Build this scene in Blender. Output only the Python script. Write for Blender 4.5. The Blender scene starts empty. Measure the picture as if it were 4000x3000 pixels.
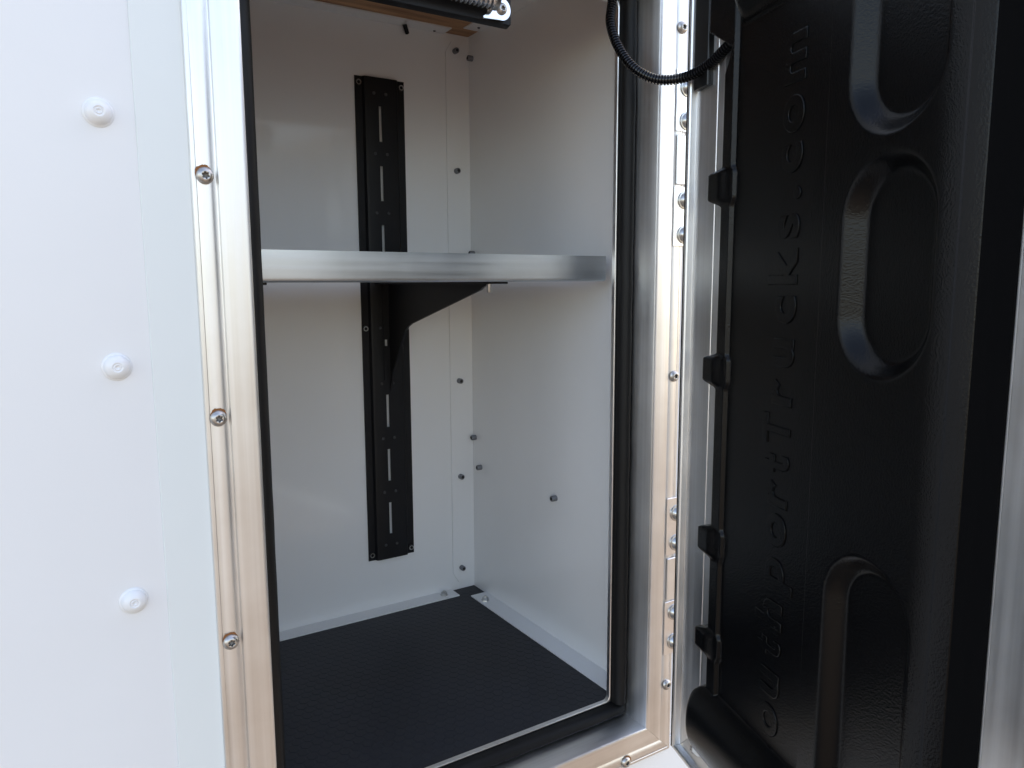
import bpy, math, random
import numpy as np
from mathutils import Vector, Matrix

random.seed(4)
rng = np.random.default_rng(7)
scene = bpy.context.scene
D = 0.65            # metres from the lens to the face of the truck body
ZC = 1.45           # lens height above the ground


def U(x, y, z):
    """unit coordinates (lens at 0,0,0, body face at y=1) -> metres"""
    return (D * x, D * (y - 1.0), D * z + ZC)


# ------------------------------------------------------------------ camera
yaw, pitch, roll = math.radians(32.518), math.radians(7.570), math.radians(-0.24)
fwd = Vector((math.sin(yaw) * math.cos(pitch), math.cos(yaw) * math.cos(pitch), -math.sin(pitch)))
rgt = Vector((math.cos(yaw), -math.sin(yaw), 0))
upv = rgt.cross(fwd)
r2 = math.cos(roll) * rgt + math.sin(roll) * upv
u2 = -math.sin(roll) * rgt + math.cos(roll) * upv
cam_d = bpy.data.cameras.new('camera')
cam_d.sensor_width = 36.0
cam_d.lens = 36.0 * 2962.47 / 4000.0
cam_d.clip_start = 0.02
cam_d.clip_end = 500
cam = bpy.data.objects.new('camera', cam_d)
scene.collection.objects.link(cam)
m = Matrix((r2, u2, -fwd)).transposed().to_4x4()
m.translation = Vector(U(0, 0, 0))
cam.matrix_world = m
scene.camera = cam

# ------------------------------------------------------------------ light
SUN_EL = math.radians(44)
SUN_DIR = Vector((0.86, 0.30, 0)).normalized() * math.cos(SUN_EL) + Vector((0, 0, math.sin(SUN_EL)))
world = bpy.data.worlds.new('World')
scene.world = world
world.use_nodes = True
wn = world.node_tree
sky = wn.nodes.new('ShaderNodeTexSky')
sky.sky_type = 'NISHITA'
sky.sun_disc = False
sky.sun_elevation = SUN_EL
sky.sun_rotation = math.atan2(SUN_DIR.x, SUN_DIR.y)
sky.air_density = 1.0
sky.dust_density = 1.3
sky.ozone_density = 1.0
bg = wn.nodes['Background']
bg.inputs['Strength'].default_value = 0.15
wn.links.new(sky.outputs[0], bg.inputs[0])
sun_d = bpy.data.lights.new('sun', 'SUN')
sun_d.energy = 2.0
sun_d.angle = math.radians(0.5)
sun_d.color = (1.0, 0.95, 0.88)
sun = bpy.data.objects.new('sun', sun_d)
scene.collection.objects.link(sun)
sun.rotation_euler = (-SUN_DIR).to_track_quat('-Z', 'Y').to_euler()
sun.location = (3, 2, 6)

scene.view_settings.view_transform = 'Standard'
scene.view_settings.look = 'None'
scene.view_settings.gamma = 1.0
scene.view_settings.exposure = 1.97
scene.view_settings.use_white_balance = True          # camera set for open shade
scene.view_settings.white_balance_temperature = 8000
scene.view_settings.white_balance_tint = 15
scene.render.engine = 'CYCLES'
scene.cycles.max_bounces = 14
scene.cycles.diffuse_bounces = 8
scene.cycles.glossy_bounces = 8


# ------------------------------------------------------------------ materials
def new_mat(name):
    mt = bpy.data.materials.new(name)
    mt.use_nodes = True
    nt = mt.node_tree
    return mt, nt, nt.nodes['Principled BSDF']


def node(nt, kind, **kw):
    n = nt.nodes.new(kind)
    for k, v in kw.items():
        if k in n.inputs.keys():
            n.inputs[k].default_value = v
        else:
            setattr(n, k, v)
    return n


def coords(nt, scale):
    geo = node(nt, 'ShaderNodeNewGeometry')
    mp = node(nt, 'ShaderNodeMapping')
    mp.inputs['Scale'].default_value = scale
    nt.links.new(geo.outputs['Position'], mp.inputs['Vector'])
    return mp.outputs[0]


def ramp(nt, src, lo, hi, c0, c1):
    r = node(nt, 'ShaderNodeValToRGB')
    r.color_ramp.elements[0].position = lo
    r.color_ramp.elements[1].position = hi
    r.color_ramp.elements[0].color = c0
    r.color_ramp.elements[1].color = c1
    nt.links.new(src, r.inputs[0])
    return r.outputs[0]


def noise(nt, vec, scale, detail=4.0, rough=0.55):
    n = node(nt, 'ShaderNodeTexNoise', Scale=scale, Detail=detail, Roughness=rough)
    nt.links.new(vec, n.inputs['Vector'])
    return n.outputs['Fac']


def add_bump(nt, bs, h, strength, dist):
    b = node(nt, 'ShaderNodeBump', Strength=strength, Distance=dist)
    nt.links.new(h, b.inputs['Height'])
    nt.links.new(b.outputs[0], bs.inputs['Normal'])
    return b


def g(v, a=1.0):
    return (v, v, v, a) if not isinstance(v, tuple) else (*v, a)


def aluminium(name, stretch, c0=(0.64, 0.635, 0.63), c1=(0.86, 0.86, 0.86), r0=0.30, r1=0.50, bump=0.12):
    """mill-finish extrusion, die lines along its length"""
    mt, nt, bs = new_mat(name)
    bs.inputs['Metallic'].default_value = 1.0
    v = coords(nt, stretch)
    n1 = noise(nt, v, 130.0, 3.0)
    n2 = noise(nt, coords(nt, (1, 1, 1)), 7.0, 5.0, 0.6)
    mix = node(nt, 'ShaderNodeMix', data_type='FLOAT')
    mix.inputs[0].default_value = 0.5
    nt.links.new(n1, mix.inputs[2])
    nt.links.new(n2, mix.inputs[3])
    nt.links.new(ramp(nt, mix.outputs[0], 0.35, 0.65, g(c0), g(c1)), bs.inputs['Base Color'])
    rr = node(nt, 'ShaderNodeMapRange')
    rr.inputs[1].default_value = 0.3
    rr.inputs[2].default_value = 0.7
    rr.inputs[3].default_value = r0
    rr.inputs[4].default_value = r1
    nt.links.new(mix.outputs[0], rr.inputs[0])
    nt.links.new(rr.outputs[0], bs.inputs['Roughness'])
    add_bump(nt, bs, n1, bump, 0.0004)
    return mt


ALU_V = aluminium('aluminium_vertical', (1, 1, 0.012))
ALU_H = aluminium('aluminium_horizontal', (0.012, 1, 1))
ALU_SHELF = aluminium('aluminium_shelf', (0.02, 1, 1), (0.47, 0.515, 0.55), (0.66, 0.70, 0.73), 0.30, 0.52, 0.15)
ALU_PLATE = aluminium('aluminium_plate', (1, 1, 1), (0.78, 0.78, 0.79), (0.88, 0.88, 0.88), 0.28, 0.36, 0.05)


def paint(name, col, rough, coat=0.0, peel=0.12, dirt=0.0):
    mt, nt, bs = new_mat(name)
    v = coords(nt, (1, 1, 1))
    big = noise(nt, v, 2.2, 5.0, 0.6)
    lo = tuple(c * (0.955 - dirt) for c in col)
    nt.links.new(ramp(nt, big, 0.3, 0.7, g(lo), g(col)), bs.inputs['Base Color'])
    bs.inputs['Roughness'].default_value = rough
    bs.inputs['Coat Weight'].default_value = coat
    bs.inputs['Coat Roughness'].default_value = 0.09
    b1 = add_bump(nt, bs, noise(nt, v, 420.0, 2.0), peel, 0.0004)
    b2 = node(nt, 'ShaderNodeBump', Strength=0.35, Distance=0.004)
    nt.links.new(noise(nt, v, 3.5, 2.0), b2.inputs['Height'])
    nt.links.new(b2.outputs[0], b1.inputs['Normal'])
    return mt


WHITE_OUT = paint('white_body_paint', (0.80, 0.81, 0.82), 0.38, 0.0, 0.10)
WHITE_STRIP = paint('white_body_strip', (0.775, 0.815, 0.81), 0.42, 0.0, 0.08)
WHITE_CAP = paint('white_painted_cap', (0.82, 0.83, 0.84), 0.32, 0.0, 0.05)
WHITE_IN = paint('white_liner_paint', (0.83, 0.83, 0.825), 0.40, 0.55, 0.10, 0.02)


def speckle(mt, amount, col):
    """sparse grit specks on a painted surface"""
    nt = mt.node_tree
    bs = nt.nodes['Principled BSDF']
    src = bs.inputs['Base Color'].links[0].from_socket
    vo = node(nt, 'ShaderNodeTexVoronoi', Scale=26.0)
    nt.links.new(coords(nt, (1, 1, 1)), vo.inputs['Vector'])
    lt = node(nt, 'ShaderNodeMath', operation='LESS_THAN')
    lt.inputs[1].default_value = amount
    nt.links.new(vo.outputs['Distance'], lt.inputs[0])
    sep = node(nt, 'ShaderNodeSeparateColor')
    nt.links.new(vo.outputs['Color'], sep.inputs[0])
    gt = node(nt, 'ShaderNodeMath', operation='GREATER_THAN')
    gt.inputs[1].default_value = 0.80
    nt.links.new(sep.outputs[0], gt.inputs[0])
    mu = node(nt, 'ShaderNodeMath', operation='MULTIPLY')
    nt.links.new(lt.outputs[0], mu.inputs[0])
    nt.links.new(gt.outputs[0], mu.inputs[1])
    mixc = node(nt, 'ShaderNodeMix', data_type='RGBA')
    nt.links.new(mu.outputs[0], mixc.inputs[0])
    nt.links.new(src, mixc.inputs[6])
    mixc.inputs[7].default_value = g(col)
    nt.links.new(mixc.outputs[2], bs.inputs['Base Color'])


speckle(WHITE_IN, 0.018, (0.30, 0.29, 0.28))


def plain(name, col, rough, metal=0.0, spec=0.5, bump=0.0, bscale=300.0):
    mt, nt, bs = new_mat(name)
    v = coords(nt, (1, 1, 1))
    n = noise(nt, v, bscale, 4.0)
    nt.links.new(ramp(nt, n, 0.3, 0.7, g(tuple(c * 0.85 for c in col)), g(tuple(min(1, c * 1.12) for c in col))), bs.inputs['Base Color'])
    bs.inputs['Roughness'].default_value = rough
    bs.inputs['Metallic'].default_value = metal
    bs.inputs['Specular IOR Level'].default_value = spec
    if bump:
        add_bump(nt, bs, n, bump, 0.0005)
    return mt


RUBBER = plain('black_rubber', (0.007, 0.0068, 0.007), 0.5, 0, 0.25, 0.15, 500)
CONDUIT = plain('black_conduit_plastic', (0.005, 0.005, 0.006), 0.24, 0, 0.5)
SHADE_BLACK = plain('matte_black_shade', (0.0015, 0.0015, 0.0018), 0.9, 0, 0.1)  # black that stands in for shade and dark reflection beside the liner shoulder
BLACK_STEEL = plain('black_powder_coat', (0.0055, 0.0055, 0.0070), 0.45, 0, 0.3, 0.2, 900)
BLACK_PLASTIC = plain('black_plastic', (0.004, 0.004, 0.0045), 0.33, 0, 0.45, 0.05, 300)
STEEL = plain('zinc_steel', (0.55, 0.55, 0.54), 0.30, 1.0, 0.5, 0.05, 200)
STEEL_DULL = plain('dull_screw_steel', (0.50, 0.48, 0.46), 0.36, 1.0, 0.5, 0.1, 400)
CHROME = plain('bright_zinc_plate', (0.80, 0.80, 0.80), 0.16, 1.0, 0.5, 0.02, 200)
DARK = plain('dark_recess', (0.03, 0.028, 0.025), 0.6)
SCREW_DARK = plain('screw_recess', (0.20, 0.19, 0.18), 0.5, 0.8)
BOLT_IN = plain('grey_bolt_end', (0.22, 0.23, 0.25), 0.4, 0.7)
RUST = plain('rust', (0.28, 0.12, 0.05), 0.9, 0, 0.2, 0.3, 900)
SEALANT = plain('white_sealant', (0.72, 0.72, 0.72), 0.5)
GREY_DOT = plain('grey_hole_plug', (0.05, 0.052, 0.056), 0.6)

# leather-grain polymer of the door liner
LINER, nt, bs = new_mat('black_grained_polymer')
bs.inputs['Base Color'].default_value = g((0.0012, 0.0012, 0.0014))
bs.inputs['Roughness'].default_value = 0.25
bs.inputs['Specular IOR Level'].default_value = 0.23
v = coords(nt, (1, 1, 1))
vo = node(nt, 'ShaderNodeTexVoronoi', Scale=620.0, feature='SMOOTH_F1')
nt.links.new(v, vo.inputs['Vector'])
nn = noise(nt, v, 1100.0, 3.0)
mx = node(nt, 'ShaderNodeMath', operation='ADD')
nt.links.new(vo.outputs['Distance'], mx.inputs[0])
nt.links.new(nn, mx.inputs[1])
add_bump(nt, bs, mx.outputs[0], 0.32, 0.0005)

# raw plywood
WOOD, nt, bs = new_mat('raw_plywood')
v = coords(nt, (0.9, 7, 7))
n1 = noise(nt, v, 9.0, 7.0, 0.65)
nt.links.new(ramp(nt, n1, 0.3, 0.72, g((0.24, 0.11, 0.05)), g((0.66, 0.38, 0.20))), bs.inputs['Base Color'])
bs.inputs['Roughness'].default_value = 0.65
add_bump(nt, bs, n1, 0.2, 0.001)

# film-faced anti-slip floor
FLOORM, nt, bs = new_mat('anti_slip_floor')
v = coords(nt, (1, 1, 1))
n1 = noise(nt, v, 5.0, 6.0, 0.65)
nt.links.new(ramp(nt, n1, 0.3, 0.75, g((0.009, 0.0108, 0.0155)), g((0.016, 0.0188, 0.0260))), bs.inputs['Base Color'])
bs.inputs['Roughness'].default_value = 0.55
add_bump(nt, bs, noise(nt, v, 700.0, 2.0), 0.25, 0.0004)

# pale yard surface the truck stands on
GROUND, nt, bs = new_mat('pale_gravel_yard')
v = coords(nt, (1, 1, 1))
n1 = noise(nt, v, 14.0, 8.0, 0.7)
nt.links.new(ramp(nt, n1, 0.3, 0.7, g((0.120, 0.098, 0.077)), g((0.192, 0.158, 0.126))), bs.inputs['Base Color'])
bs.inputs['Roughness'].default_value = 0.95
add_bump(nt, bs, noise(nt, v, 60.0, 5.0), 0.5, 0.01)

# ------------------------------------------------------------------ builders
COL = scene.collection


def link(o, parent):
    COL.objects.link(o)
    if parent is not None:
        o.parent = parent
        if parent.type == 'EMPTY':
            o.matrix_parent_inverse = Matrix.Translation(-parent.location)
    return o


def thing(name, label, cat, loc, group=None):
    e = bpy.data.objects.new(name, None)
    e.empty_display_size = 0.05
    e.location = loc
    COL.objects.link(e)
    e['label'] = label
    e['category'] = cat
    if group:
        e['group'] = group
    return e


def raw(name, verts, faces, mats, parent, smooth=30, idx=None):
    me = bpy.data.meshes.new(name)
    me.from_pydata([tuple(map(float, q)) for q in verts], [], [list(map(int, f)) for f in faces])
    mats = mats if isinstance(mats, (list, tuple)) else [mats]
    for q in mats:
        me.materials.append(q)
    if idx is not None:
        me.polygons.foreach_set('material_index', idx)
    import bmesh
    bm = bmesh.new()
    bm.from_mesh(me)
    bmesh.ops.recalc_face_normals(bm, faces=bm.faces)
    bm.to_mesh(me)
    bm.free()
    if smooth:
        me.polygons.foreach_set('use_smooth', [True] * len(me.polygons))
        me.set_sharp_from_angle(angle=math.radians(smooth))
    o = bpy.data.objects.new(name, me)
    return link(o, parent)


def loft_data(rings, cap=True, close=False):
    n = len(rings[0])
    verts = [q for r in rings for q in r]
    faces = []
    k = len(rings)
    for i in range(k if close else k - 1):
        a, b = i * n, ((i + 1) % k) * n
        for j in range(n):
            faces.append((a + j, a + (j + 1) % n, b + (j + 1) % n, b + j))
    if cap and not close:
        faces.append(tuple(range(n - 1, -1, -1)))
        faces.append(tuple((k - 1) * n + j for j in range(n)))
    return verts, faces


def loft(name, rings, mat, parent, smooth=30, cap=True, close=False):
    v, f = loft_data(rings, cap, close)
    return raw(name, v, f, mat, parent, smooth)


def rounded(x0, x1, y0, y1, r, n=4):
    out = []
    for cx, cy, a in ((x1 - r, y1 - r, 0), (x0 + r, y1 - r, 90), (x0 + r, y0 + r, 180), (x1 - r, y0 + r, 270)):
        for i in range(n + 1):
            t = math.radians(a + 90 * i / n)
            out.append((cx + r * math.cos(t), cy + r * math.sin(t)))
    return out


def ubox(name, x0, x1, y0, y1, z0, z1, mat, parent, bev=0.0015):
    """bevelled box in unit coordinates"""
    b = min(bev, (x1 - x0) * .45, (y1 - y0) * .45, (z1 - z0) * .45)
    rings = []
    for z, ins in ((z0, b), (z0 + b, 0), (z1 - b, 0), (z1, b)):
        p = [(x0 + ins, y0 + b), (x0 + b, y0 + ins), (x1 - b, y0 + ins), (x1 - ins, y0 + b),
             (x1 - ins, y1 - b), (x1 - b, y1 - ins), (x0 + b, y1 - ins), (x0 + ins, y1 - b)]
        rings.append([U(x, y, z) for x, y in p])
    return loft(name, rings, mat, parent, 35)


def tube_rings(path, radius, seg=12):
    """rings round a polyline (metres); radius may be a list"""
    P = [Vector(q) for q in path]
    n = len(P)
    rad = radius if isinstance(radius, (list, tuple, np.ndarray)) else [radius] * n
    t0 = (P[1] - P[0]).normalized()
    ref = Vector((0, 0, 1)) if abs(t0.z) < 0.9 else Vector((1, 0, 0))
    nrm = (ref - t0 * ref.dot(t0)).normalized()
    rings = []
    for i in range(n):
        t = (P[min(i + 1, n - 1)] - P[max(i - 1, 0)]).normalized()
        nrm = (nrm - t * nrm.dot(t)).normalized()
        b = t.cross(nrm)
        rings.append([tuple(P[i] + (nrm * math.cos(2 * math.pi * j / seg) + b * math.sin(2 * math.pi * j / seg)) * rad[i]) for j in range(seg)])
    return rings


def lathe_mesh(name, prof, mats, seg=28, star=None, idx=None):
    """solid of revolution about +Z, metres; star = (profile index set, lobes, depth)"""
    rings = []
    for i, (r, z) in enumerate(prof):
        ring = []
        for j in range(seg):
            a = 2 * math.pi * j / seg
            rr = r
            if star and i in star[0]:
                rr = r * (1 + star[2] * math.cos(star[1] * a))
            ring.append((rr * math.cos(a), rr * math.sin(a), z))
        rings.append(ring)
    v, f = loft_data(rings, cap=True)
    me = bpy.data.meshes.new(name)
    me.from_pydata(v, [], f)
    for q in mats:
        me.materials.append(q)
    if idx:
        for p in me.polygons:
            zone = p.index // seg
            p.material_index = idx(zone, p)
    me.polygons.foreach_set('use_smooth', [True] * len(me.polygons))
    me.set_sharp_from_angle(angle=math.radians(40))
    return me


def inst(name, me, loc, direction, parent, spin=0.0, scale=1.0):
    """shared mesh placed at loc (metres) with its +Z along direction"""
    o = bpy.data.objects.new(name, me)
    q = Vector(direction).to_track_quat('Z', 'Y')
    M = Matrix.Translation(loc) @ q.to_matrix().to_4x4() @ Matrix.Rotation(spin, 4, 'Z') @ Matrix.Scale(scale, 4)
    link(o, parent)
    o.matrix_basis = M
    return o


R = 0.0067
SCREW = lathe_mesh('torx_screw', [(R, 0), (R, R * .16), (R * .96, R * .26), (R * .82, R * .46), (R * .66, R * .58), (R * .52, R * .63),
                                  (R * .47, R * .64), (R * .385, R * .60), (R * .35, R * .50), (R * .33, R * .25), (R * .1, R * .12)],
                   [STEEL_DULL, SCREW_DARK], 36, ({7, 8, 9}, 6, 0.20), lambda z, p: 1 if z >= 8 else 0)
R = 0.0094
CAP = lathe_mesh('fastener_cap', [(R * 1.16, 0), (R * 1.1, .0006), (R, .0010), (R * .97, .0022), (R * .82, .0044), (R * .62, .0060), (R * .46, .0066), (R * .40, .0067),
                                  (R * .34, .0062), (R * .27, .0061), (R * .21, .0066), (R * .15, .0064), (R * .08, .0058)], [WHITE_CAP], 48)
R = 0.0082
DOME = lathe_mesh('carriage_bolt', [(R * 1.22, 0), (R * 1.22, .0012), (R * 1.02, .0014), (R, .002), (R * .93, .0040), (R * .75, .0062), (R * .5, .0075), (R * .2, .0081), (R * .03, .0082)], [STEEL], 32)
R = 0.0044
STUB = lathe_mesh('bolt_end', [(R, 0), (R, .0075), (R * .86, .0085), (R * .55, .0086), (R * .52, .006), (R * .2, .0058)], [BOLT_IN, DARK], 20, None,
                  lambda z, p: 1 if z >= 3 else 0)
R = 0.0052
NUT = lathe_mesh('hex_nut', [(R * 1.35, 0), (R * 1.3, .0012), (R, .0016), (R, .0052), (R * .85, .006), (R * .55, .006), (R * .5, .0075), (R * .1, .0076)], [STEEL], 6)
R = 0.0046
RIVET = lathe_mesh('socket_screw', [(R, 0), (R, .002), (R * .85, .0028), (R * .62, .0028), (R * .55, .0022), (R * .5, .0006), (R * .1, .0005)], [BLACK_PLASTIC, STEEL], 20, None,
                   lambda z, p: 1 if z in (2, 3) else 0)
R = 0.0024
PLUG = lathe_mesh('hole_plug', [(R, 0), (R * .95, .0006), (R * .7, .0012), (R * .2, .0015)], [GREY_DOT], 14)

# rust smear around a screw head: an irregular thin crescent
rv, rf = [], []
for j in range(25):
    a = math.radians(15 + 150 * j / 24)
    w = 0.0026 * max(0, math.sin((a - .26) / 2.62 * math.pi)) * (0.6 + 0.4 * random.random())
    rv += [(0.0058 * math.cos(a), 0.0058 * math.sin(a), 0.0003), ((0.00665 + w) * math.cos(a), (0.00665 + w) * math.sin(a), 0.00035)]
for j in range(24):
    rf.append((2 * j, 2 * j + 1, 2 * j + 3, 2 * j + 2))
STAIN = bpy.data.meshes.new('rust_stain')
STAIN.from_pydata(rv, [], rf)
STAIN.materials.append(RUST)

OUT = (0, -1, 0)

# ------------------------------------------------------------------ ground
gv = [(-40, -40, 0), (40, -40, 0), (40, 40, 0), (-40, 40, 0)]
gnd = raw('ground', gv, [(0, 1, 2, 3)], GROUND, None, 0)
gnd['kind'] = 'structure'

# ------------------------------------------------------------------ truck body
XL, XRR, ZB, ZT = 0.247, 0.935, -0.8402, 0.5118      # edges of the door recess
LIPQ = 0.0292
XW, YB, ZF, ZCL, XWL = 0.975, 1.725, -0.815, 0.605, 0.185   # compartment walls, floor, ceiling

body = thing('truck_body', 'white truck body side with an open storage compartment framed in bare aluminium', 'truck body', U(0.59, 1.0, -1.25))

YP = 1.0075
SEAM = 0.1235
panel = ubox('outer_panel', -1.9, SEAM + .02, YP, YP + .03, -1.25, 1.75, WHITE_OUT, body, .002)
# flat strip beside the frame, tucked a hair behind the panel's folded edge
strip = ubox('edge_strip', SEAM, XL - .05, YP - .0020, YP - .0003, -1.25, 1.75, WHITE_STRIP, body, .0008)
ubox('outer_panel', SEAM + .0205, 3.0, YP, YP + .03, -1.25, ZB - .045, WHITE_OUT, body, .002)
ubox('outer_panel', SEAM + .0205, XRR + .05, YP, YP + .03, ZT + .045, 1.75, WHITE_OUT, body, .002)
ubox('outer_panel', XRR + .0505, 3.0, YP, YP + .03, ZB - .0445, 1.75, WHITE_OUT, body, .002)
ubox('roof_panel', -1.9, 3.0, YP + .0305, 3.6, 1.72, 1.75, WHITE_OUT, body, .002)
ubox('end_panel', -1.9, -1.87, YP + .0305, 3.6, -1.25, 1.719, WHITE_OUT, body, .002)
ubox('end_panel', 2.97, 3.0, YP + .0305, 3.6, -1.25, 1.719, WHITE_OUT, body, .002)
for z in (0.1945 + .291, 0.1945, -0.0965, -0.3875, -0.6785):
    inst('fastener_cap', CAP, U(0.0858, YP - .0003, z), OUT, panel, random.random())

# --- frame extrusion, profile (u outward from the recess edge, y depth)
PROF = [(.0670, 1.0074), (.0670, 1.0030), (.0660, 1.0016), (.0640, 1.0010), (.0615, 1.0010), (.0608, 1.0014), (.0600, 1.0010), (.0560, .9998), (.0500, .9990), (.0455, .9996),
        (.0425, 1.0008), (.0405, 1.0016), (.0385, 1.0018), (.0375, 1.0012), (.0370, .9985), (.0362, .9974), (.0345, .9970), (.0200, .9970), (.0060, .9970),
        (.0030, .9975), (.0010, .9988), (0, 1.0010), (0, 1.0740), (-.0286, 1.0740), (-.0286, 1.0786), (.0045, 1.0786), (.0045, 1.0074)]
GAP = 0.00018


def rail(name, side):
    rings = []
    for end in (0, 1):
        ring = []
        for u, y in PROF:
            if side in 'LR':
                x = XL - u if side == 'L' else XRR + u
                z = (ZB - u + GAP) if end == 0 else (ZT + u - GAP)
            else:
                z = ZB - u if side == 'B' else ZT + u
                x = (XL - u + GAP) if end == 0 else (XRR + u - GAP)
            ring.append(U(x, y, z))
        rings.append(ring)
    return loft(name, rings, ALU_V if side in 'LR' else ALU_H, body, 28)


rails = {s: rail('frame_rail', s) for s in 'LRBT'}
YSC = 0.9990
for z in (0.4302, 0.1311, -0.1683, -0.4673, -0.7665):
    p = U(0.1953, YSC, z)
    inst('screw', SCREW, p, OUT, rails['L'], random.random() * 3)
    inst('rust_stain', STAIN, (p[0], p[1] - .0001, p[2]), OUT, rails['L'], random.uniform(-.3, .5) + math.pi * 0)
for z in (0.4342, -0.1692, -0.7677):
    inst('screw', SCREW, U(0.9868, YSC, z), OUT, rails['R'], random.random() * 3)
for x in (0.8864, 0.5864, 0.3):
    p = U(x, YSC, ZB - .0525)
    inst('screw', SCREW, p, OUT, rails['B'], random.random() * 3)
    inst('rust_stain', STAIN, (p[0], p[1] - .0001, p[2]), OUT, rails['B'], -1.0)

# thin folded lip round the opening, rounded at the corners
def around(q, r=0.010, n=6):
    return rounded(XL + q, XRR - q, ZB + q, ZT - q, r, n)


rings = []
for q, y in ((LIPQ - .0040, 1.0738), (LIPQ - .0040, 1.0725), (LIPQ - .0034, 1.0714), (LIPQ - .0022, 1.0708), (LIPQ - .0010, 1.0710), (LIPQ, 1.0718), (LIPQ, 1.0800), (LIPQ - .0040, 1.0800)):
    rings.append([U(x, y, z) for x, z in around(q)])
loft('opening_lip', rings, CHROME if False else ALU_PLATE, body, 40, False, True)

# bulb seal, four strips butted at the corners: (u inward from the recess edge, y)
SPROF = [(.0006, 1.0738), (.0006, 1.0700), (.0012, 1.0660), (.0016, 1.0590), (.0030, 1.0530), (.0062, 1.0494), (.0105, 1.0482), (.0150, 1.0490), (.0195, 1.0525), (.0228, 1.0575),
         (.0240, 1.0625), (.0243, 1.0680), (.0248, 1.0738)]


def seal(side):
    rings = []
    lo, hi = (ZB + .0255, ZT - .0255) if side in 'LR' else (XL + .0035, XRR - .0035)
    N = 60 if side in 'LR' else 40
    for i in range(N + 1):
        t = lo + (hi - lo) * i / N
        wob = 0.0008 * math.sin(i * 1.3 + ord(side)) * (0.5 + 0.5 * math.sin(i * .37))
        e = 0.0 if side in 'LR' else max(0.0, 1 - min(i, N - i) / 1.0) * .006
        ring = []
        for u, y in SPROF:
            if side == 'L' and u > .009:
                u = u + .0040 * min(1.0, (u - .009) / .012)
            yy = y + (wob if y < 1.066 else 0) + (e if y < 1.066 else 0)
            if side == 'L':
                ring.append(U(XL + u, yy, t))
            elif side == 'R':
                ring.append(U(XRR - u, yy, t))
            elif side == 'B':
                ring.append(U(t, yy, ZB + u))
            else:
                ring.append(U(t, yy, ZT - u))
        rings.append(ring)
    loft('door_seal', rings, RUBBER, body, 50)


for s in 'LRBT':
    seal(s)

# --- compartment lining
Y0 = 1.0800
TH = 0.006
bw = ubox('back_wall', XWL, XW + TH, YB, YB + TH, ZF - .02, ZCL + .02, WHITE_IN, body, .001)
sw = ubox('side_wall', XW, XW + TH, Y0 + .0005, YB - .0005, ZF - .02, ZCL + .02, WHITE_IN, body, .001)
ubox('side_wall', XWL - TH, XWL, Y0 + .0005, YB + TH, ZF - .02, ZCL + .02, WHITE_IN, body, .001)
floor = ubox('floor', XWL + .0003, XW - .0003, Y0 + .0005, YB - .0003, ZF - .02, ZF, FLOORM, body, .001)
ceil = ubox('ceiling', XWL + .0003, XW - .0003, Y0 + .0005, YB - .0003, ZCL, ZCL + .02, WOOD, body, .001)
# front returns between the frame and the lining
ubox('front_return', XRR + .0047, XW + TH, 1.0375, Y0, ZF - .02, ZCL + .02, WHITE_IN, body, .001)
ubox('front_return', XWL - TH, XL - .0047, 1.0376, Y0, ZF - .02, ZCL + .02, WHITE_IN, body, .001)
ubox('front_return', XL - .0044, XRR + .0044, 1.0790, Y0 + .003, ZT - .0290, ZCL + .02, WHITE_IN, body, .001)
ubox('front_return', XL - .0044, XRR + .0044, 1.0790, Y0, ZF - .02, ZB + .0286, WHITE_IN, body, .0005)

FW = 0.0445         # width of the folded fixing flanges
FT = 0.0028


def flange(name, pts, up, parent):
    """thin sheet: polygon pts (unit 3D) thickened along up"""
    a = [U(*p) for p in pts]
    b = [U(p[0] + up[0] * FT, p[1] + up[1] * FT, p[2] + up[2] * FT) for p in pts]
    return loft(name, [a, b], WHITE_IN, parent, 20)


e = 0.0004
flange('folded_flange', [(XWL, YB - e, ZF + e), (XWL, YB - FW, ZF + e), (.9053, YB - FW, ZF + e), (.9053, YB - e, ZF + e)], (0, 0, 1), bw)
flange('folded_flange', [(XW - e, 1.661, ZF + e), (XW - FW - .002, 1.661, ZF + e), (XW - FW - .002, Y0 + .004, ZF + e), (XW - e, Y0 + .004, ZF + e)], (0, 0, 1), sw)
flange('folded_flange', [(XWL, YB - e, ZCL - e), (XWL, YB - FW, ZCL - e), (.9053, YB - FW, ZCL - e), (.9053, YB - e, ZCL - e)], (0, 0, -1), bw)
flange('folded_flange', [(XW - e, 1.665, ZCL - e), (XW - FW - .002, 1.665, ZCL - e), (XW - FW - .002, Y0 + .004, ZCL - e), (XW - e, Y0 + .004, ZCL - e)], (0, 0, -1), sw)
flange('folded_flange', [(XW - e, YB - e, -.795), (.9265, YB - e, -.795), (.9095, YB - e, -.768), (.9095, YB - e, .560), (.9265, YB - e, .588), (XW - e, YB - e, .588)], (0, -1, 0), sw)

for x, z in ((.9345, .565), (.9345, .279), (.9345, -.2505), (.9345, -.505), (.9345, -.7555)):
    inst('bolt_end', STUB, U(x, YB - FT - e, z), OUT, bw)


def hit(px, py, axis, val):
    """where the line of sight through a photo pixel meets an axis-aligned plane (unit coordinates)"""
    d = r2 * (px - 2000) / 2962.47 - u2 * (py - 1500) / 2962.47 + fwd
    k = val / d[axis]
    return d * k


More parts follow.
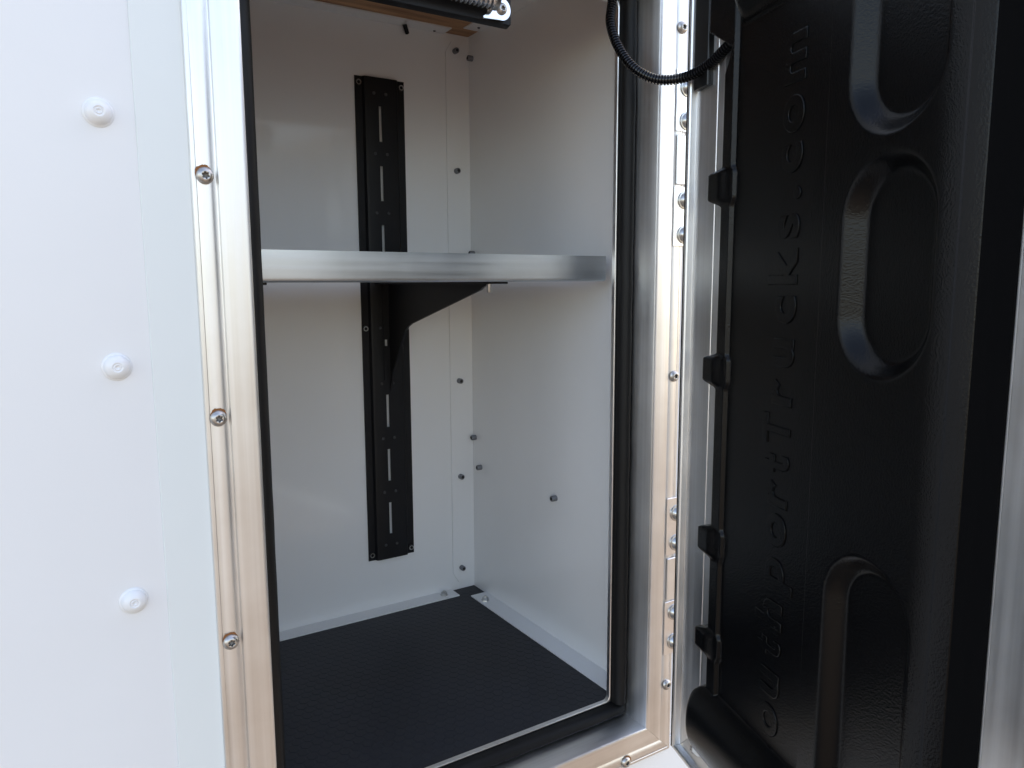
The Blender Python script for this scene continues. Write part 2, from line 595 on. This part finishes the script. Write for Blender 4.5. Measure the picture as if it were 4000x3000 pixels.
for px, py in ((1836, 228), (1843, 990), (1850, 1709), (1872, 1826), (2163, 1947)):
    q = hit(px, py, 0, XW - .006)
    inst('bolt_end', STUB, U(XW, q.y, q.z), (-1, 0, 0), sw)
for px, py, pr in ((1735, 2320, bw), (1896, 2340, sw)):
    q = hit(px, py, 2, ZF + .006)
    inst('hex_nut', NUT, U(q.x, q.y, ZF + FT), (0, 0, 1), pr, .4)
for px, py in ((1697, 115), (1870, 103)):
    q = hit(px, py, 2, ZCL)
    inst('drill_hole', PLUG, U(q.x, q.y, ZCL - FT), (0, 0, -1), sw)

# hexagonal anti-slip pads pressed into the floor film
hx_v, hx_f = [], []
pitch_h = 0.0210
row = 0
y = Y0 + .012
while y < YB - .02:
    x = XWL + .02 + (pitch_h / 2 if row % 2 else 0)
    while x < XW - .012:
        b0 = len(hx_v)
        for rr, zz in ((.0100, .0001), (.0094, .0005)):
            for k in range(6):
                a = math.radians(60 * k + 30)
                hx_v.append(U(x + rr * math.cos(a), y + rr * math.sin(a), ZF + zz))
        for k in range(6):
            hx_f.append((b0 + k, b0 + (k + 1) % 6, b0 + 6 + (k + 1) % 6, b0 + 6 + k))
        hx_f.append(tuple(b0 + 6 + k for k in range(6)))
        x += pitch_h
    y += pitch_h * .866
    row += 1
hexes = raw('grip_pattern', hx_v, hx_f, FLOORM, floor, 0)
hexes['kind'] = 'stuff'

# ------------------------------------------------------------------ shelf
YS, ST = 1.150, 0.0028
SX0, SX1 = 0.200, 0.9490
sh = thing('shelf', 'bare aluminium shelf tray with upturned front lip spanning the compartment', 'shelf', U(.57, 1.45, .0025))
z0, z1 = 0.0030, 0.0508
prof = [(YS, z1)]
for i in range(6):
    a = math.pi + math.pi / 2 * i / 5
    prof.append((YS + .006 + .006 * math.cos(a), z0 + .006 + .006 * math.sin(a)))
prof += [(1.60, z0), (1.655, z0), (1.655, z0 + ST), (YS + .007, z0 + ST)]
for i in range(5):
    a = 1.5 * math.pi - math.pi / 2 * i / 4
    prof.append((YS + .007 + .004 * math.cos(a), z0 + ST + .004 + .004 * math.sin(a)))
prof += [(YS + ST, z1 - .0005), (YS + ST * .5, z1)]
NX = 40
rings = []
for i in range(NX + 1):
    x = SX0 + (SX1 - SX0) * i / NX
    dip = 0.0006 * math.sin(i * .5)
    rings.append([U(x, yy + (dip if yy < 1.2 else 0), zz) for yy, zz in prof])
loft('shelf_tray', rings, ALU_SHELF, sh, 40)

# ------------------------------------------------------------------ shelf supports
def support(xc, label, full):
    t = thing('shelf_support', label, 'shelf bracket', U(xc, YB, -.685), 'black shelf supports on the back wall')
    za, zb = -.6855, .4742
    yF = YB - .0030            # flange face
    yR = YB - .0115            # raised face
    hw, hr = .0615, .0375      # half widths
    # hat-section upright in three pieces of one sheet; the raised web has slots cut through it
    px = [(-hw, yF), (-hw + .017, yF), (-hr - .003, yR + .0012), (-hr + .002, yR)]
    sl = .0036
    xm = xc - .0036
    xs_l = [(xc + a, b) for a, b in px] + [(xm - sl, yR)]
    xs_r = [(xm + sl, yR)] + [(xc - a, b) for a, b in reversed(px)]
    slots = [(.4103 - .1359 * k - .0804, .4103 - .1359 * k) for k in range(8)]
    solid = []
    z = za
    for a, b in reversed(slots):
        solid.append((z, a))
        z = b
    solid.append((z, zb))
    V, F = [], []

    def sheet(section, za_, zb_):
        n = len(section)
        b0 = len(V)
        th = .0024
        for zz in (za_, zb_):
            for x, yy in section:
                V.append(U(x, yy, zz))
            for x, yy in reversed(section):
                V.append(U(x, yy + th, zz))
        m2 = 2 * n
        for j in range(m2):
            F.append((b0 + j, b0 + (j + 1) % m2, b0 + m2 + (j + 1) % m2, b0 + m2 + j))
        for j in range(n - 1):
            F.append((b0 + j, b0 + j + 1, b0 + m2 - 2 - j, b0 + m2 - 1 - j))
            F.append((b0 + m2 + j, b0 + m2 + j + 1, b0 + 2 * m2 - 2 - j, b0 + 2 * m2 - 1 - j))

    sheet(xs_l, za, zb)
    sheet(xs_r, za, zb)
    for a, b in solid:
        sheet([(xm - sl, yR), (xm + sl, yR)], a, b)
    raw('upright', V, F, BLACK_STEEL, t, 25)
    for z in (.4595, -.1067, -.6708):
        for sx in (-1, 1):
            inst('screw', RIVET, U(xc + sx * (hw - .0085), yF - .0002, z), OUT, t)
    for k in range(9):
        z = .4380 - .1359 * k
        for sx in (-1, 1):
            inst('hole_plug', PLUG, U(xc - .0037 + sx * .0149, yR - .0001, z), OUT, t)
    # gusset arm and its bearing plate
    gp = [(1.242, -.0012), (1.250, -.0040), (1.262, -.0075), (1.272, -.0125), (1.586, -.0905), (1.606, -.0985), (1.622, -.110), (1.698, -.215), (1.707, -.245), (1.7128, -.262), (1.7128, -.0012)]
    loft('bracket_arm', [[U(xc + .004, yy, zz) for yy, zz in gp], [U(xc + .009, yy, zz) for yy, zz in gp]], BLACK_STEEL, t, 30)
    ubox('arm_foot', xm - .0085, xm + .0085, yR - .0030, yR - .0003, -.1340, -.0015, BLACK_STEEL, t, .0006)
    ubox('arm_foot', xm - .0085, xm + .0085, yR - .0030, yR - .0003, -.2330, -.1500, BLACK_STEEL, t, .0006)
    ubox('bearing_plate', xc - .030, xc + .010, 1.180, 1.7128, -.0012, .0027, BLACK_STEEL, t, .0008)
    bt = lathe_mesh('bolt', [(.0030, 0), (.0030, .0098), (.0026, .0104), (.0004, .0104)], [STEEL], 16)
    inst('bolt', bt, U(xc - .003, 1.226, -.0012), (0, 0, -1), t)
    return t


support(.7348, 'black slotted wall upright with a gusset arm reaching under the shelf', True)
support(.3015, 'black bracket tip just showing under the shelf beside the left seal', False)

# ------------------------------------------------------------------ spring stay under the ceiling
st = thing('door_stay', 'black overhead bar carrying a steel coil spring and bright end plate', 'door stay', U(.5, 1.21, .6))
YBm = 1.200
U_world = U
KS = .871


def U(x, y, z):
    return U_world(KS * x, KS * y, KS * z)


rr = rounded(.36, .7690, .4520, .5480, .006, 4)
loft('mounting_bar', [[U(x, YBm + .002, z) for x, z in rounded(.362, .7670, .4540, .5460, .005, 4)], [U(x, YBm, z) for x, z in rounded(.3635, .7655, .4555, .5445, .004, 4)]][::-1]
     + [[U(x, YBm + .014, z) for x, z in rr]], BLACK_STEEL, st, 40)
ax_a, ax_b = Vector(U(.38, 1.180, .4870)), Vector(U(.7330, 1.180, .4850))
d = (ax_b - ax_a).normalized()
# coil
turns, N = 16, 16 * 18
c0, c1 = Vector(U(.578, 1.180, .4868)), Vector(U(.716, 1.180, .4858))
path = []
for i in range(N + 1):
    t_ = i / N
    a = 2 * math.pi * turns * t_
    c = c0.lerp(c1, t_)
    path.append(c + Vector((0, math.cos(a), math.sin(a))) * .0092)
loft('coil_spring', tube_rings(path, .0017, 8), CHROME, st, 60)
loft('strut_rod', tube_rings([ax_a, Vector(U(.720, 1.180, .4858))], .0046, 16), STEEL, st, 40)
loft('strut_tube', tube_rings([ax_a, c0 - d * .003, c0 - d * .0005, c0], [.0115, .0115, .0105, .009], 24), STEEL, st, 40)
loft('end_collar', tube_rings([c1 - d * .001, c1, c1 + d * .0045, c1 + d * .0055], [.009, .0104, .0104, .008], 24), STEEL, st, 40)
# eye plate: rounded tongue flaring towards the coil
cx, cz, rp = .7415, .4765, .0190
outl = []
for i in range(17):
    a = math.radians(-100 + 190 * i / 16)
    outl.append((cx + rp * math.cos(a), cz + rp * math.sin(a)))
outl += [(.728, cz + .0190), (.718, .5010), (.714, .5000), (.714, .4720), (.712, .4640), (.7045, .4585), (.7060, .4560)]
loft('end_plate', [[U(x, YBm - .0075, z) for x, z in outl], [U(x, YBm - .0002, z) for x, z in outl]], CHROME, st, 30)
inst('screw', SCREW, U(cx, YBm - .0075, cz), OUT, st, .3, .86)
U = U_world

# ------------------------------------------------------------------ little rubber peg at the top of the back wall
q = hit(1580, 95, 1, YB - .012)
q2 = hit(1592, 133, 1, YB - .004)
pg = loft('rubber_peg', tube_rings([U(*q), U(*(q.lerp(q2, .5))), U(*q2.lerp(q, .06)), U(*q2)], [.0034, .0034, .0032, .0018], 14), RUBBER, None, 40)
pg['label'] = 'small black rubber peg hanging high on the white back wall'
pg['category'] = 'peg'

# ------------------------------------------------------------------ the open door
THD = math.radians(18)
HX, HY = .9403, .9189
DX, DY = -math.sin(THD), -math.cos(THD)
NXX, NYY = -math.cos(THD), math.sin(THD)


def W(s, h, z):
    """door coordinates: s from the hinge edge, h out of the inner face, z up"""
    return U(HX + s * DX + h * NXX, HY + s * DY + h * NYY, z)


LD = .689
DZ0, DZ1 = -.835, .507
door = thing('compartment_door', 'open compartment door with black moulded liner and aluminium edge frame', 'door', W(LD / 2, -.02, DZ0))
# perimeter frame profile (inset from door edge, height)
DP = [(-.0005, -.052), (-.0005, .0105), (.0010, .0128), (.0035, .0135), (.0062, .0128), (.0080, .0105), (.0088, .0030), (.0096, .0010), (.0120, 0), (.0700, 0), (.0712, -.0006), (.0718, -.0014),
      (.0730, -.0014), (.0920, -.0014), (.0920, -.0500)]
DP = [(q, h) for q, h in DP]


def door_rail(side):
    rings = []
    for end in (0, 1):
        ring = []
        for q, h in DP:
            if side == 'H':
                s, z = q, (DZ0 + q + .0004 if end == 0 else DZ1 - q - .0004)
            elif side == 'F':
                s, z = LD - q, (DZ0 + q + .0004 if end == 0 else DZ1 - q - .0004)
            elif side == 'B':
                z, s = DZ0 + q, (q + .0004 if end == 0 else LD - q - .0004)
            else:
                z, s = DZ1 - q, (q + .0004 if end == 0 else LD - q - .0004)
            ring.append(W(s, h, z))
        rings.append(ring)
    return loft('door_rail', rings, ALU_V if side in 'HF' else ALU_D, door, 28)


ALU_D = aluminium('aluminium_door_rail', (0.02, 0.02, 1))
drails = {s: door_rail(s) for s in 'HFBT'}
# black edge gasket along the hinge side and bottom
for ring_sz in (0,):
    gk = [(-.0065, -.012), (-.0065, .0095), (-.0052, .0120), (-.0012, .0122), (-.0012, -.012)]
    loft('edge_gasket', [[W(q, h, DZ0) for q, h in gk], [W(q, h, DZ1) for q, h in gk]], RUBBER, door, 30)
# painted outer skin
sk = [(0.001, -.0525), (LD - .001, -.0525), (LD - .001, -.0560), (.001, -.0560)]
loft('outer_skin', [[W(s, h, DZ0 + .001) for s, h in sk], [W(s, h, DZ1 - .001) for s, h in sk]], WHITE_OUT, door, 30)

# --- moulded liner as one relief
TABS = [(.116, .163), (-.157, -.113), (-.429, -.385), (-.594, -.555)]


def sstep(x, a, b):
    t = np.clip((x - a) / (b - a), 0, 1)
    return t * t * (3 - 2 * t)


def tabmask(z):
    mval = np.zeros_like(z)
    for a, b in TABS:
        mval = np.maximum(mval, sstep(z, a - .006, a + .008) * (1 - sstep(z, b - .004, b + .006)))
    return mval


LZ0, LZ1 = -.778, .452


def racetrack(s, z, sc, r, za, zb):
    """signed distance to a vertical stadium"""
    zc = np.clip(z, za + r, zb - r)
    return np.hypot(s - sc, z - zc) - r


def relief(s, z):
    tm = tabmask(z)
    h = .0180 + .0085 * tm * (1 - sstep(s, .124, .150))
    wall = sstep(s, .1465 + .006 * tm, .1525 + .006 * tm)
    h = h * (1 - wall) + .0118 * wall
    h = h + .0082 * sstep(s, .3600, .3650)
    for za, zb in ((.152, .60), (-.109, .139), (-.98, -.309)):
        dd = racetrack(s, z, .4700, .0710, za, zb)
        h = h - .0195 * (1 - sstep(dd, -.0245, 0.0005))
    # shoulder at the free edge
    t = np.clip((s - .530) / .052, 0, 1)
    h = h - .0104 * t * t
    h = np.where(s > .582, h - .0092 * np.sqrt(np.clip((s - .582) / .0075, 0, 1)), h)
    # rolled ridges top and bottom
    for zc, sl in ((-.714, .118), (.420, .190)):
        k = (z - zc) / .064
        rid = .0460 * np.sqrt(np.clip(1 - np.abs(k) ** 2.3, 0, 1))
        end = np.sqrt(np.clip(1 - np.clip((sl - s) / .034, 0, 1) ** 2, 0, 1))
        fre = np.sqrt(np.clip(1 - np.clip((s - .549) / .0406, 0, 1) ** 2, 0, 1))
        rid = rid * end * fre
        kk = .004
        mxh = np.maximum(h, rid) + np.clip(kk - np.abs(h - rid), 0, kk) ** 2 / (4 * kk)
        h = np.where(np.abs(k) < 1.15, mxh, h)
    return h


def left_edge(z):
    tm = tabmask(z)
    s = .1205 - .0255 * tm
    for zc in (-.714,):
        k = np.abs(z - zc) / .062
        s = np.minimum(s, np.where(k < 1, .1205 - .034 * np.sqrt(np.clip(1 - k ** 2, 0, 1)), s))
    # chamfered cut-out where the wiring passes
    s = s + .020 * np.clip((z - .300) / .034, 0, 1) - .070 * np.clip((z - .334) / .040, 0, 1)
    return s


zs = np.arange(LZ0, LZ1, .0022)
base_s = np.concatenate([np.linspace(0, 1, 14)[:-1] * 0, np.arange(.156, .352, .0030), np.arange(.352, .372, .0012), np.arange(.372, .562, .0019), np.arange(.562, .580, .0016), np.arange(.580, .5895, .0007), [.5895]])
nl = 34
fix = base_s[13:]
rows = []
for z in zs:
    le = float(left_edge(np.array([z]))[0])
    ss = np.concatenate([np.linspace(le, .1545 if le < .15 else le + .004, nl), fix if le < .15 else np.maximum(fix, le + .0045)])
    rows.append(ss)
S = np.array(rows)
Zg = np.repeat(zs[:, None], S.shape[1], 1)
Hh = relief(S, Zg)
# round the outer edge of the sheet down
edge_t = np.clip((S - S[:, :1]) / .0045, 0, 1)
Hh = Hh * (0.55 + .45 * np.sqrt(1 - (1 - edge_t) ** 2))
nr, nc = S.shape
# skirt columns / rows to the frame
S = np.concatenate([S[:, :1], S], 1)
Zg = np.concatenate([Zg[:, :1], Zg], 1)
Hh = np.concatenate([np.full((nr, 1), -.0008), Hh], 1)
S = np.concatenate([S[:1], S, S[-1:]], 0)
Zg = np.concatenate([Zg[:1] - .001, Zg, Zg[-1:] + .001], 0)
Hh = np.concatenate([np.full((1, nc + 1), -.0008), Hh, np.full((1, nc + 1), -.0008)], 0)
nr, nc = S.shape
PX = D * (HX + S * DX + Hh * NXX)
PY = D * (HY + S * DY + Hh * NYY - 1)
PZ = D * Zg + ZC
verts = np.stack([PX.ravel(), PY.ravel(), PZ.ravel()], 1).astype(np.float32)
ii, jj = np.meshgrid(np.arange(nr - 1), np.arange(nc - 1), indexing='ij')
a = (ii * nc + jj).ravel()
quads = np.stack([a, a + 1, a + nc + 1, a + nc], 1).astype(np.int32)
me = bpy.data.meshes.new('door_liner')
me.vertices.add(len(verts))
me.vertices.foreach_set('co', verts.ravel())
me.loops.add(quads.size)
me.loops.foreach_set('vertex_index', quads.ravel())
me.polygons.add(len(quads))
me.polygons.foreach_set('loop_start', np.arange(0, quads.size, 4, dtype=np.int32))
me.polygons.foreach_set('use_smooth', np.ones(len(quads), dtype=bool))
me.update()
me.validate()
me.materials.append(LINER)
liner = link(bpy.data.objects.new('door_liner', me), door)

# added matte black strip standing in for shade between liner and free-edge rail
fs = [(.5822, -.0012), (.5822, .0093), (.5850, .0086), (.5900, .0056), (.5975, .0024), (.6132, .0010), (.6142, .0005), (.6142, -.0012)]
loft('shade_strip', [[W(q, h, LZ0 + .004) for q, h in fs], [W(q, h, LZ1 - .004) for q, h in fs]], SHADE_BLACK, door, 40)

# raised lettering up the liner
def door_z(py, h):
    """height on the door of a point on the lettering's base line, from its row in the photo"""
    px = 3183 - .0528 * py
    d_ = r2 * (px - 2000) / 2962.47 - u2 * (py - 1500) / 2962.47 + fwd
    hx_, hy_ = HX + h * NXX, HY + h * NYY
    # k*d = H + s*dir
    det = -d_.x * DY + DX * d_.y
    k = (-hx_ * DY + DX * hy_) / det
    return k * d_.z


GLYPHS = [('S', 2985), ('o', 2835), ('u', 2692), ('t', 2553), ('h', 2420), ('p', 2256), ('o', 2090), ('r', 1948), ('t', 1828), ('T', 1695), ('r', 1545), ('u', 1385), ('c', 1212), ('k', 1040),
          ('s', 877), ('.', 748), ('c', 604), ('o', 425), ('m', 197)]
lv, lf = [], []
cache = {}
for ch, py in GLYPHS:
    if ch not in cache:
        fc = bpy.data.curves.new('glyph', 'FONT')
        fc.body = ch
        fc.extrude = 0.02
        fc.offset = 0.010
        fc.bevel_depth = 0.022
        fc.bevel_resolution = 2
        to = bpy.data.objects.new('glyph', fc)
        COL.objects.link(to)
        bpy.context.view_layer.update()
        tm_ = bpy.data.meshes.new_from_object(to.evaluated_get(bpy.context.evaluated_depsgraph_get()))
        bpy.data.objects.remove(to)
        cache[ch] = ([tuple(q_.co) for q_ in tm_.vertices], [tuple(f_.vertices) for f_ in tm_.polygons])
    gv_, gf_ = cache[ch]
    xs = [q_[0] for q_ in gv_]
    xc_ = .5 * (min(xs) + max(xs))
    if ch == 'p':
        xc_ = .5 * (min(xs) + max(xs))
    b0 = len(lv)
    zc_ = door_z(py, .010)
    for x, y, z in gv_:
        lv.append(W(.3065 - y * .0835, .0116 + (z + .012) * .038, zc_ + (x - xc_) * (.066 if ch in 'Tt' else .0860)))
    lf += [tuple(b0 + i_ for i_ in f_) for f_ in gf_]
raw('raised_lettering', lv, lf, LINER, liner, 40)

# black mounting plate on the hinge stile near the top
pp = [(.0130, .0003), (.0130, .0085), (.0142, .0100), (.0560, .0100), (.0572, .0085), (.0572, .0003)]
loft('mounting_plate', [[W(s, h, .3035) for s, h in pp], [W(s, h, .50) for s, h in pp]], BLACK_PLASTIC, door, 40)
# drop of sealant at the liner's lower corner
loft('sealant_drop', tube_rings([W(.079, .003, -.772), W(.080, .006, -.780), W(.082, .007, -.792), W(.083, .004, -.800)], [.002, .005, .0055, .002], 10), SEALANT, door, 60)
inst('screw', SCREW, W(.056, .0002, -.806), (NXX, NYY, 0), drails['B'], .5, .7)

# hinges: leaf plates on the frame flange with domed bolts, and a knuckle between
for za, zb, k0, k1, bolts in ((.064, .366, .168, .262, (.3365, .2803, .1446, .0846)), (-.706, -.398, -.600, -.508, (-.4287, -.4860, -.6236, -.6826))):
    hg = ubox('hinge_leaf', .9765, 1.020, .9972, .9986, k1, zb, ALU_PLATE, door, .001)
    hg2 = ubox('hinge_leaf', .9765, 1.020, .9972, .9986, za, k0, ALU_PLATE, door, .001)
    ubox('hinge_knuckle', .9790, 1.020, .9955, .9984, k0 + .003, k1 - .006, ALU_V, door, .003)
    for b in bolts:
        inst('bolt', DOME, U(1.0010, .9971, b), OUT, hg if b > k1 else hg2)

# ------------------------------------------------------------------ corrugated cable conduit
cp = [((2398, -60), 1.060), ((2390, 20), 1.050), ((2385, 90), 1.040), ((2413, 179), 1.020), ((2474, 263), .990), ((2565, 310), .955), ((2671, 303), .915), ((2764, 256), .870), ((2843, 180), .822), ((2905, 110), .790)]
ctrl = [Vector(U(*hit(p_[0], p_[1], 1, yv))) for p_, yv in cp]


def catmull(P, n):
    out = []
    Q = [P[0] * 2 - P[1]] + P + [P[-1] * 2 - P[-2]]
    for i in range(1, len(Q) - 2):
        for k in range(n):
            t = k / n
            a, b, c, d_ = Q[i - 1], Q[i], Q[i + 1], Q[i + 2]
            out.append(.5 * ((2 * b) + (c - a) * t + (2 * a - 5 * b + 4 * c - d_) * t * t + (3 * b - a - 3 * c + d_) * t ** 3))
    out.append(P[-1])
    return out


dense = catmull(ctrl, 60)
cum = [0]
for a_, b_ in zip(dense, dense[1:]):
    cum.append(cum[-1] + (b_ - a_).length)
tot = cum[-1]
pitch_c = .0033
path, rad = [], []
nrg = int(tot / pitch_c)
for i in range(nrg):
    for f_, r_ in ((0.0, .0037), (.22, .0037), (.34, .0053), (.70, .0053), (.84, .0037)):
        L = (i + f_) * pitch_c
        k = int(np.searchsorted(cum, L)) - 1
        k = max(0, min(k, len(dense) - 2))
        t = (L - cum[k]) / max(1e-9, cum[k + 1] - cum[k])
        path.append(dense[k].lerp(dense[k + 1], t))
        rad.append(r_)
cd = loft('cable_conduit', tube_rings(path, rad, 16), CONDUIT, None, 35)
cd['label'] = 'black corrugated cable conduit looping from the opening to the door'
cd['category'] = 'cable conduit'
